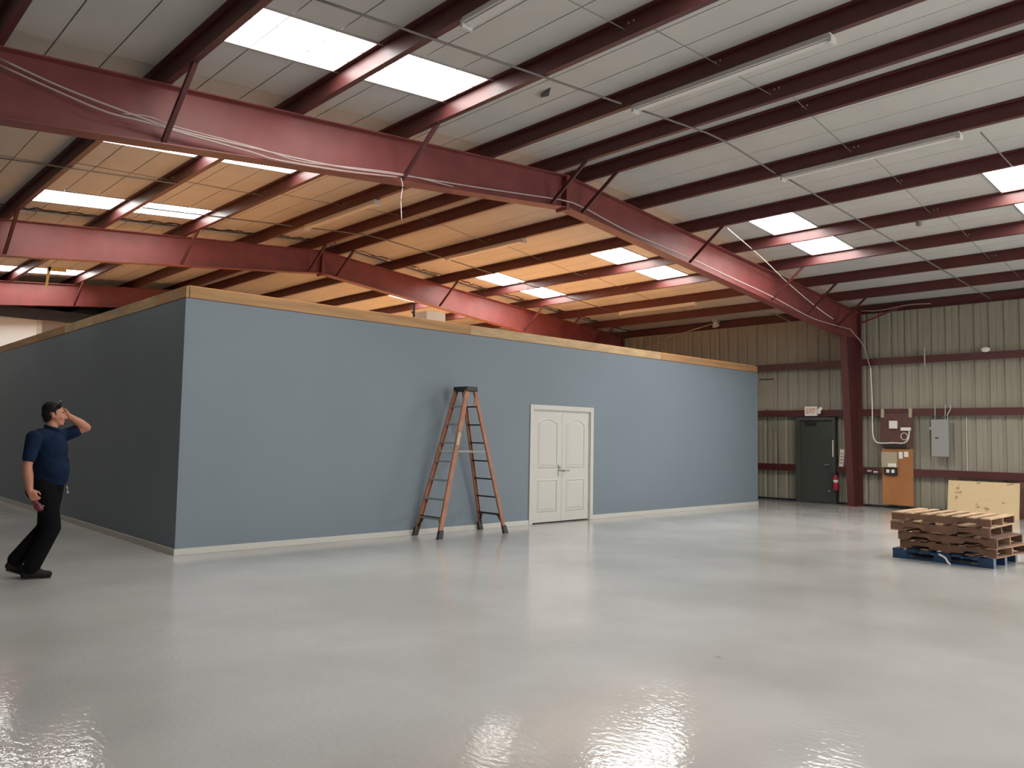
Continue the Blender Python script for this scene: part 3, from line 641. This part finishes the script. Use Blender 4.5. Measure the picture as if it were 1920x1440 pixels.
cable('wall_cable', [at(1615, 583, 0, XR-.2), at(1650, 582, 0, XR-.2), at(1700, 572, 0, XR-.2), at(1745, 569, 0, XR-.2)], .012, M['wire'], 'thin cable along the eave right of the red column', 'cable')
b = bmesh.new(); bar(b, at(1612, 607, 0, XR-.2), at(1690, 575, 0, XR-.2), .04, .04); tag(obj('eave_brace', b, M['red']), 'short dark brace at the eave right of the red column', 'brace')
b = bmesh.new(); p = at(1340, 603, 0, XR-.25); lathe(b, [(.03, 0), (.07, .06), (.11, .14), (.10, .15)], 14, Matrix.Translation(p) @ Matrix.Rotation(math.radians(150), 4, 'Y')); box(b, p.x-.06, p.x+.2, p.y-.05, p.y+.05, p.z-.02, p.z+.07); tag(obj('flood_lamp', b, M['fixture']), 'pale flood lamp high on the metal wall above the blue box', 'lamp')
b = bmesh.new(); x = 14.08; lathe(b, [(.02, 0), (.05, .02), (.05, .09), (.025, .10)], 12, Matrix.Translation((x+.02, 5.0, zt(x)-.095))); tag(obj('lamp_socket', b, M['conduit']), 'small bare lamp socket under a right slope purlin', 'lamp')

# things on top of the box
t = thing('carton', 'white carton standing on the deck of the blue box', 'carton', (9.86, 13.0, BZ+.18))
bx('body', M['offwhite'], (-.24, .24, -.2, .2, 0, .62), t, bevel=.004)
for s in (-1, 1): bx('flap', M['offwhite'], (-.24, .24, min(.005*s, .198*s), max(.005*s, .198*s), .62, .625), t)
b = bmesh.new(); tube(b, [(0, 0, 0), (0, 0, .78)], .022, 10); tube(b, [(0, 0, .55), (-.06, 0, .60)], .016, 8); tag(obj('black_pipe', b, M['black'], loc=(9.45, 13.0, BZ+.18)), 'short black pipe standing on the deck beside the white carton', 'pipe')
b = bmesh.new(); p = at(92, 500, 1, 21.5); hexa(b, [(p.x-.03, p.y, p.z), (p.x+.05, p.y, p.z), (p.x+.05, p.y+.01, p.z), (p.x-.03, p.y+.01, p.z)], [(p.x-.06, p.y, p.z-.55), (p.x-.02, p.y, p.z-.55), (p.x-.02, p.y+.01, p.z-.55), (p.x-.06, p.y+.01, p.z-.55)])
hexa(b, [(p.x-.01, p.y, p.z), (p.x+.38, p.y, p.z+.03), (p.x+.38, p.y, p.z-.08), (p.x-.01, p.y, p.z-.1)], [(p.x-.01, p.y+.01, p.z), (p.x+.38, p.y+.01, p.z+.03), (p.x+.38, p.y+.01, p.z-.08), (p.x-.01, p.y+.01, p.z-.1)]); tag(obj('hanging_strap', b, M['tan']), 'tan cloth strap hanging below a far skylight at the left', 'strap')

# ---------------------------------------------------------------- walking man
MAN = thing('person', 'man in navy short-sleeved shirt and black trousers walking, one hand raised to his face', 'person', (2.22, 9.62, 0), math.radians(-12.7))
def V(s, c, z): return Vector((s, -c, z))        # s: to the right of the picture, c: towards the camera, z: up
def remesh(o, v, it=6, f=.5):
    r = o.modifiers.new('remesh', 'REMESH'); r.mode = 'VOXEL'; r.voxel_size = v; r.use_smooth_shade = True
    s = o.modifiers.new('smooth', 'SMOOTH'); s.iterations = it; s.factor = f
    return o
sR, eR, wR = V(-.115, .17, 1.468), V(-.160, .22, 1.165), V(-.125, .25, .925)
sL, eL, wL = V(.17, -.15, 1.50), V(.375, -.12, 1.585), V(.205, -.085, 1.70)
HC = V(.060, 0, 1.725)                            # centre of the head
hR, hL = V(.01, .085, .93), V(.07, -.085, .93)
kR, aR, tR = V(.09, .08, .52), V(-.075, .09, .095), V(.085, .10, .04)
kL, aL, tL = V(.045, -.07, .51), V(-.215, -.06, .17), V(-.125, -.06, .045)
b = bmesh.new()
# trunk and legs under the clothes
rcone(b, V(.03, 0, 1.0), .125, V(.03, 0, 1.40), .135); rcone(b, V(-.05, .09, 1.47), .045, V(.10, -.09, 1.48), .045)
rcone(b, V(.025, .01, 1.44), .068, V(.045, 0, 1.62), .060)
for s_, e_, w_ in ((sR, eR, wR), (sL, eL, wL)):
    rcone(b, s_, .050, e_, .045); rcone(b, e_, .046, e_.lerp(w_, .35), .050); rcone(b, e_.lerp(w_, .35), .050, w_, .033)
for h_, k_, a_ in ((hR, kR, aR), (hL, kL, aL)): rcone(b, h_, .085, k_, .055); rcone(b, k_, .055, a_, .038)
# head: skull, face, jaw, nose, ears, lips, brow
ell(b, HC+V(-.012, 0, .025), .098, .077, .098); ell(b, HC+V(.025, 0, -.035), .072, .066, .090)
ell(b, HC+V(.045, .0, -.092), .045, .048, .034); rcone(b, HC+V(.085, 0, -.005), .014, HC+V(.112, 0, -.042), .016)
ell(b, HC+V(.083, 0, .018), .018, .055, .014); ell(b, HC+V(.088, 0, -.072), .014, .026, .007); ell(b, HC+V(.086, 0, -.084), .014, .024, .007); ell(b, HC+V(.078, 0, -.108), .018, .026, .016)
for c in (-1, 1):
    ell(b, HC+V(-.012, c*.078, -.018), .020, .010, .032); ell(b, HC+V(.062, c*.042, -.04), .026, .022, .024)
# hands
def hand(w, d, side, curl, L=1.0):
    # w wrist, d direction of the palm, side the direction across the knuckles (thumb side), curl the palm normal
    d = d.normalized(); side = (side-side.dot(d)*d).normalized(); curl = (curl-curl.dot(d)*d-curl.dot(side)*side).normalized()
    k = w+d*.085
    for i, off in enumerate((.030, .010, -.010, -.029)):
        rcone(b, w+side*off*.6+d*.01, .018, k+side*off, .0125, 10)
        ln = (.040, .045, .041, .032)[i]*L; p = k+side*off
        q = p+(d*.75+curl*.66)*ln; r = q+(d*.05+curl*1.0)*ln*.75; u = r+(-d*.75+curl*.5)*ln*.6
        rcone(b, p, .0105, q, .0095, 10); rcone(b, q, .0095, r, .0088, 10); rcone(b, r, .0088, u, .0078, 10)
    p = w+side*.028+d*.022; q = p+(side*.55+d*.6+curl*.45).normalized()*.045; r = q+(d*.8+curl*.5).normalized()*.035
    rcone(b, p, .017, q, .012, 10); rcone(b, q, .012, r, .0095, 10)
    return k
kn = hand(wR, V(.50, .10, -.85), V(.8, .2, .5), V(.3, -.9, -.1))
hand(wL, V(-.8, .05, .22), V(-.1, -.2, 1), V(-.3, .9, 0), .8)
remesh(obj('body', b, M['skin'], MAN), .0065, 5, .45)
for c in (-1, 1):
    b = bmesh.new(); ell(b, HC+V(.076, c*.032, -.004), .012, .013, .009); e = obj('eye', b, M['eye'], MAN, smooth=True)
    b = bmesh.new(); ell(b, HC+V(.0865, c*.033, -.004), .003, .006, .006); obj('iris', b, M['hair'], e, smooth=True)
    b = bmesh.new(); rcone(b, HC+V(.094, c*.012, .022), .005, HC+V(.083, c*.050, .024), .0045, 8); obj('eyebrow', b, M['hair'], MAN, smooth=True)
# hair: short, dark
b = bmesh.new()
ell(b, HC+V(-.026, 0, .050), .098, .083, .086); ell(b, HC+V(-.055, 0, -.005), .066, .074, .080); ell(b, HC+V(-.060, 0, -.055), .045, .058, .045)
rcone(b, HC+V(.035, -.045, .088), .032, HC+V(.035, .045, .088), .032)
for c in (-1, 1): rcone(b, HC+V(-.005, c*.070, .03), .016, HC+V(.012, c*.069, -.012), .009)
remesh(obj('hair', b, M['hair'], MAN), .007, 4, .4)
# sunglasses pushed up on the head
b = bmesh.new()
for c in (-1, 1):
    ell(b, HC+V(.050, c*.034, .128), .012, .030, .021, Matrix.Rotation(math.radians(-40), 3, 'Y')); tube(b, [HC+V(.045, c*.064, .120), HC+V(-.01, c*.080, .075), HC+V(-.05, c*.080, .045)], .004, 6)
tube(b, [HC+V(.055, -.01, .132), HC+V(.055, .01, .132)], .004, 6); obj('sunglasses', b, M['lens'], MAN, smooth=True, label='dark sunglasses pushed up on the hair')
# polo shirt
b = bmesh.new()
ell(b, V(.035, .0, 1.34), .175, .165, .20, Matrix.Rotation(math.radians(0), 3, 'Z')); ell(b, V(.055, .0, 1.16), .178, .165, .22); ell(b, V(.055, .0, 1.04), .172, .165, .13)
rcone(b, V(-.06, .12, 1.49), .078, V(.12, -.11, 1.495), .078); rcone(b, V(.02, .01, 1.48), .092, V(.035, 0, 1.565), .07)
rcone(b, sR, .078, sR.lerp(eR, .68), .066); rcone(b, sL, .075, sL.lerp(eL, .50), .068)
ell(b, V(.09, .05, 1.12), .145, .14, .16)
remesh(obj('shirt', b, M['shirt'], MAN), .009, 6, .5)
b = bmesh.new()
pts = [V(.04+.072*math.cos(a), .0+.072*math.sin(a), 1.575-.022*math.cos(a)) for a in [math.radians(-150+300*k/16) for k in range(17)]]
tube(b, pts, .015, 8); obj('collar', b, M['shirt'], MAN, smooth=True)
# trousers
b = bmesh.new()
rcone(b, V(.045, 0, 1.03), .150, V(.04, 0, .93), .150)
for h_, k_, a_ in ((hR, kR, aR), (hL, kL, aL)):
    rcone(b, h_, .120, k_, .092); rcone(b, k_, .092, a_+Vector((0, 0, .02)), .082)
ell(b, V(-.03, .0, .91), .14, .155, .12)
remesh(obj('trousers', b, M['pants'], MAN), .009, 6, .5)
b = bmesh.new(); lathe(b, [(.150, 0), (.154, .005), (.154, .033), (.150, .038)], 28, Matrix.Translation(V(.045, 0, .985))); obj('belt', b, M['black'], MAN, smooth=False)
# shoes
for a_, t_ in ((aR, tR), (aL, tL)):
    d = (t_-a_); d.z = 0; d = d.normalized(); flat = a_.z < .12
    b = bmesh.new(); heel = a_-d*.05+Vector((0, 0, -.045)); toe = t_.copy()
    rcone(b, a_+Vector((0, 0, .0)), .052, heel+Vector((0, 0, .0)), .048); rcone(b, heel, .046, heel.lerp(toe, .6), .047); rcone(b, heel.lerp(toe, .6), .047, toe+Vector((0, 0, .0)), .036); rcone(b, a_, .046, heel.lerp(toe, .65)+Vector((0, 0, .018)), .036)
    sh = remesh(obj('shoe', b, M['shoe'], MAN), .007, 4, .4)
    b = bmesh.new(); bar(b, heel+Vector((0, 0, -.040))-d*.035, toe+Vector((0, 0, -.032))+d*.025, .085, .014); obj('sole', b, M['black'], sh, bevel=.005)
b = bmesh.new(); p = V(.205, .11, .96); tube(b, smooth_path([p, p+V(.012, 0, -.03), p+V(.008, 0, -.055)], 4), .007, 8); ell(b, p+V(.012, 0, -.07), .016, .010, .014); obj('key_clip', b, M['chrome'], MAN, smooth=True, label='chrome key clip on the belt')
# tool in the lowered hand
mw = MAN.location; R3 = Matrix.Rotation(math.radians(-12.7), 3, 'Z')
tp = kn+V(.03, -.03, -.045)
t = thing('hand_tool', 'small dark red tool held in the lowered hand of the walking man', 'tool', R3 @ tp+mw, math.radians(-12.7))
b = bmesh.new(); rcone(b, V(-.035, 0, .012), .022, V(.03, 0, -.05), .026); ell(b, V(.015, .005, -.06), .05, .026, .036, Matrix.Rotation(math.radians(35), 3, 'Y')); remesh(obj('body', b, M['maroon'], t), .006, 3, .4)
b = bmesh.new(); ell(b, V(.052, .012, -.045), .010, .010, .010); obj('glint', b, M['chrome'], t, smooth=True)  # bright dot added as a highlight on the tool

# loose cable and patch plate left of the exit door
cable('loose_cable', [at(1453, 782, 0, XW-.02), at(1456, 810, 0, XW+.06), at(1460, 850, 0, XW+.02), at(1461, 872, 0, XW-.02)], .010, M['conduit'], 'thin dark cable between the girts left of the green exit door')
q0, q1 = at(1450, 712, 0, XR-.01), at(1424, 768, 0, XR-.01)
bx('patch_plate', M['wallmetal'], (XR-.012, XR-.002, q0.y, q1.y, q1.z, q0.z), wall_right)
bx('patch_trim', M['black'], (XR-.016, XR-.002, q0.y, q1.y, q0.z-.0, q0.z+.03), wall_right)
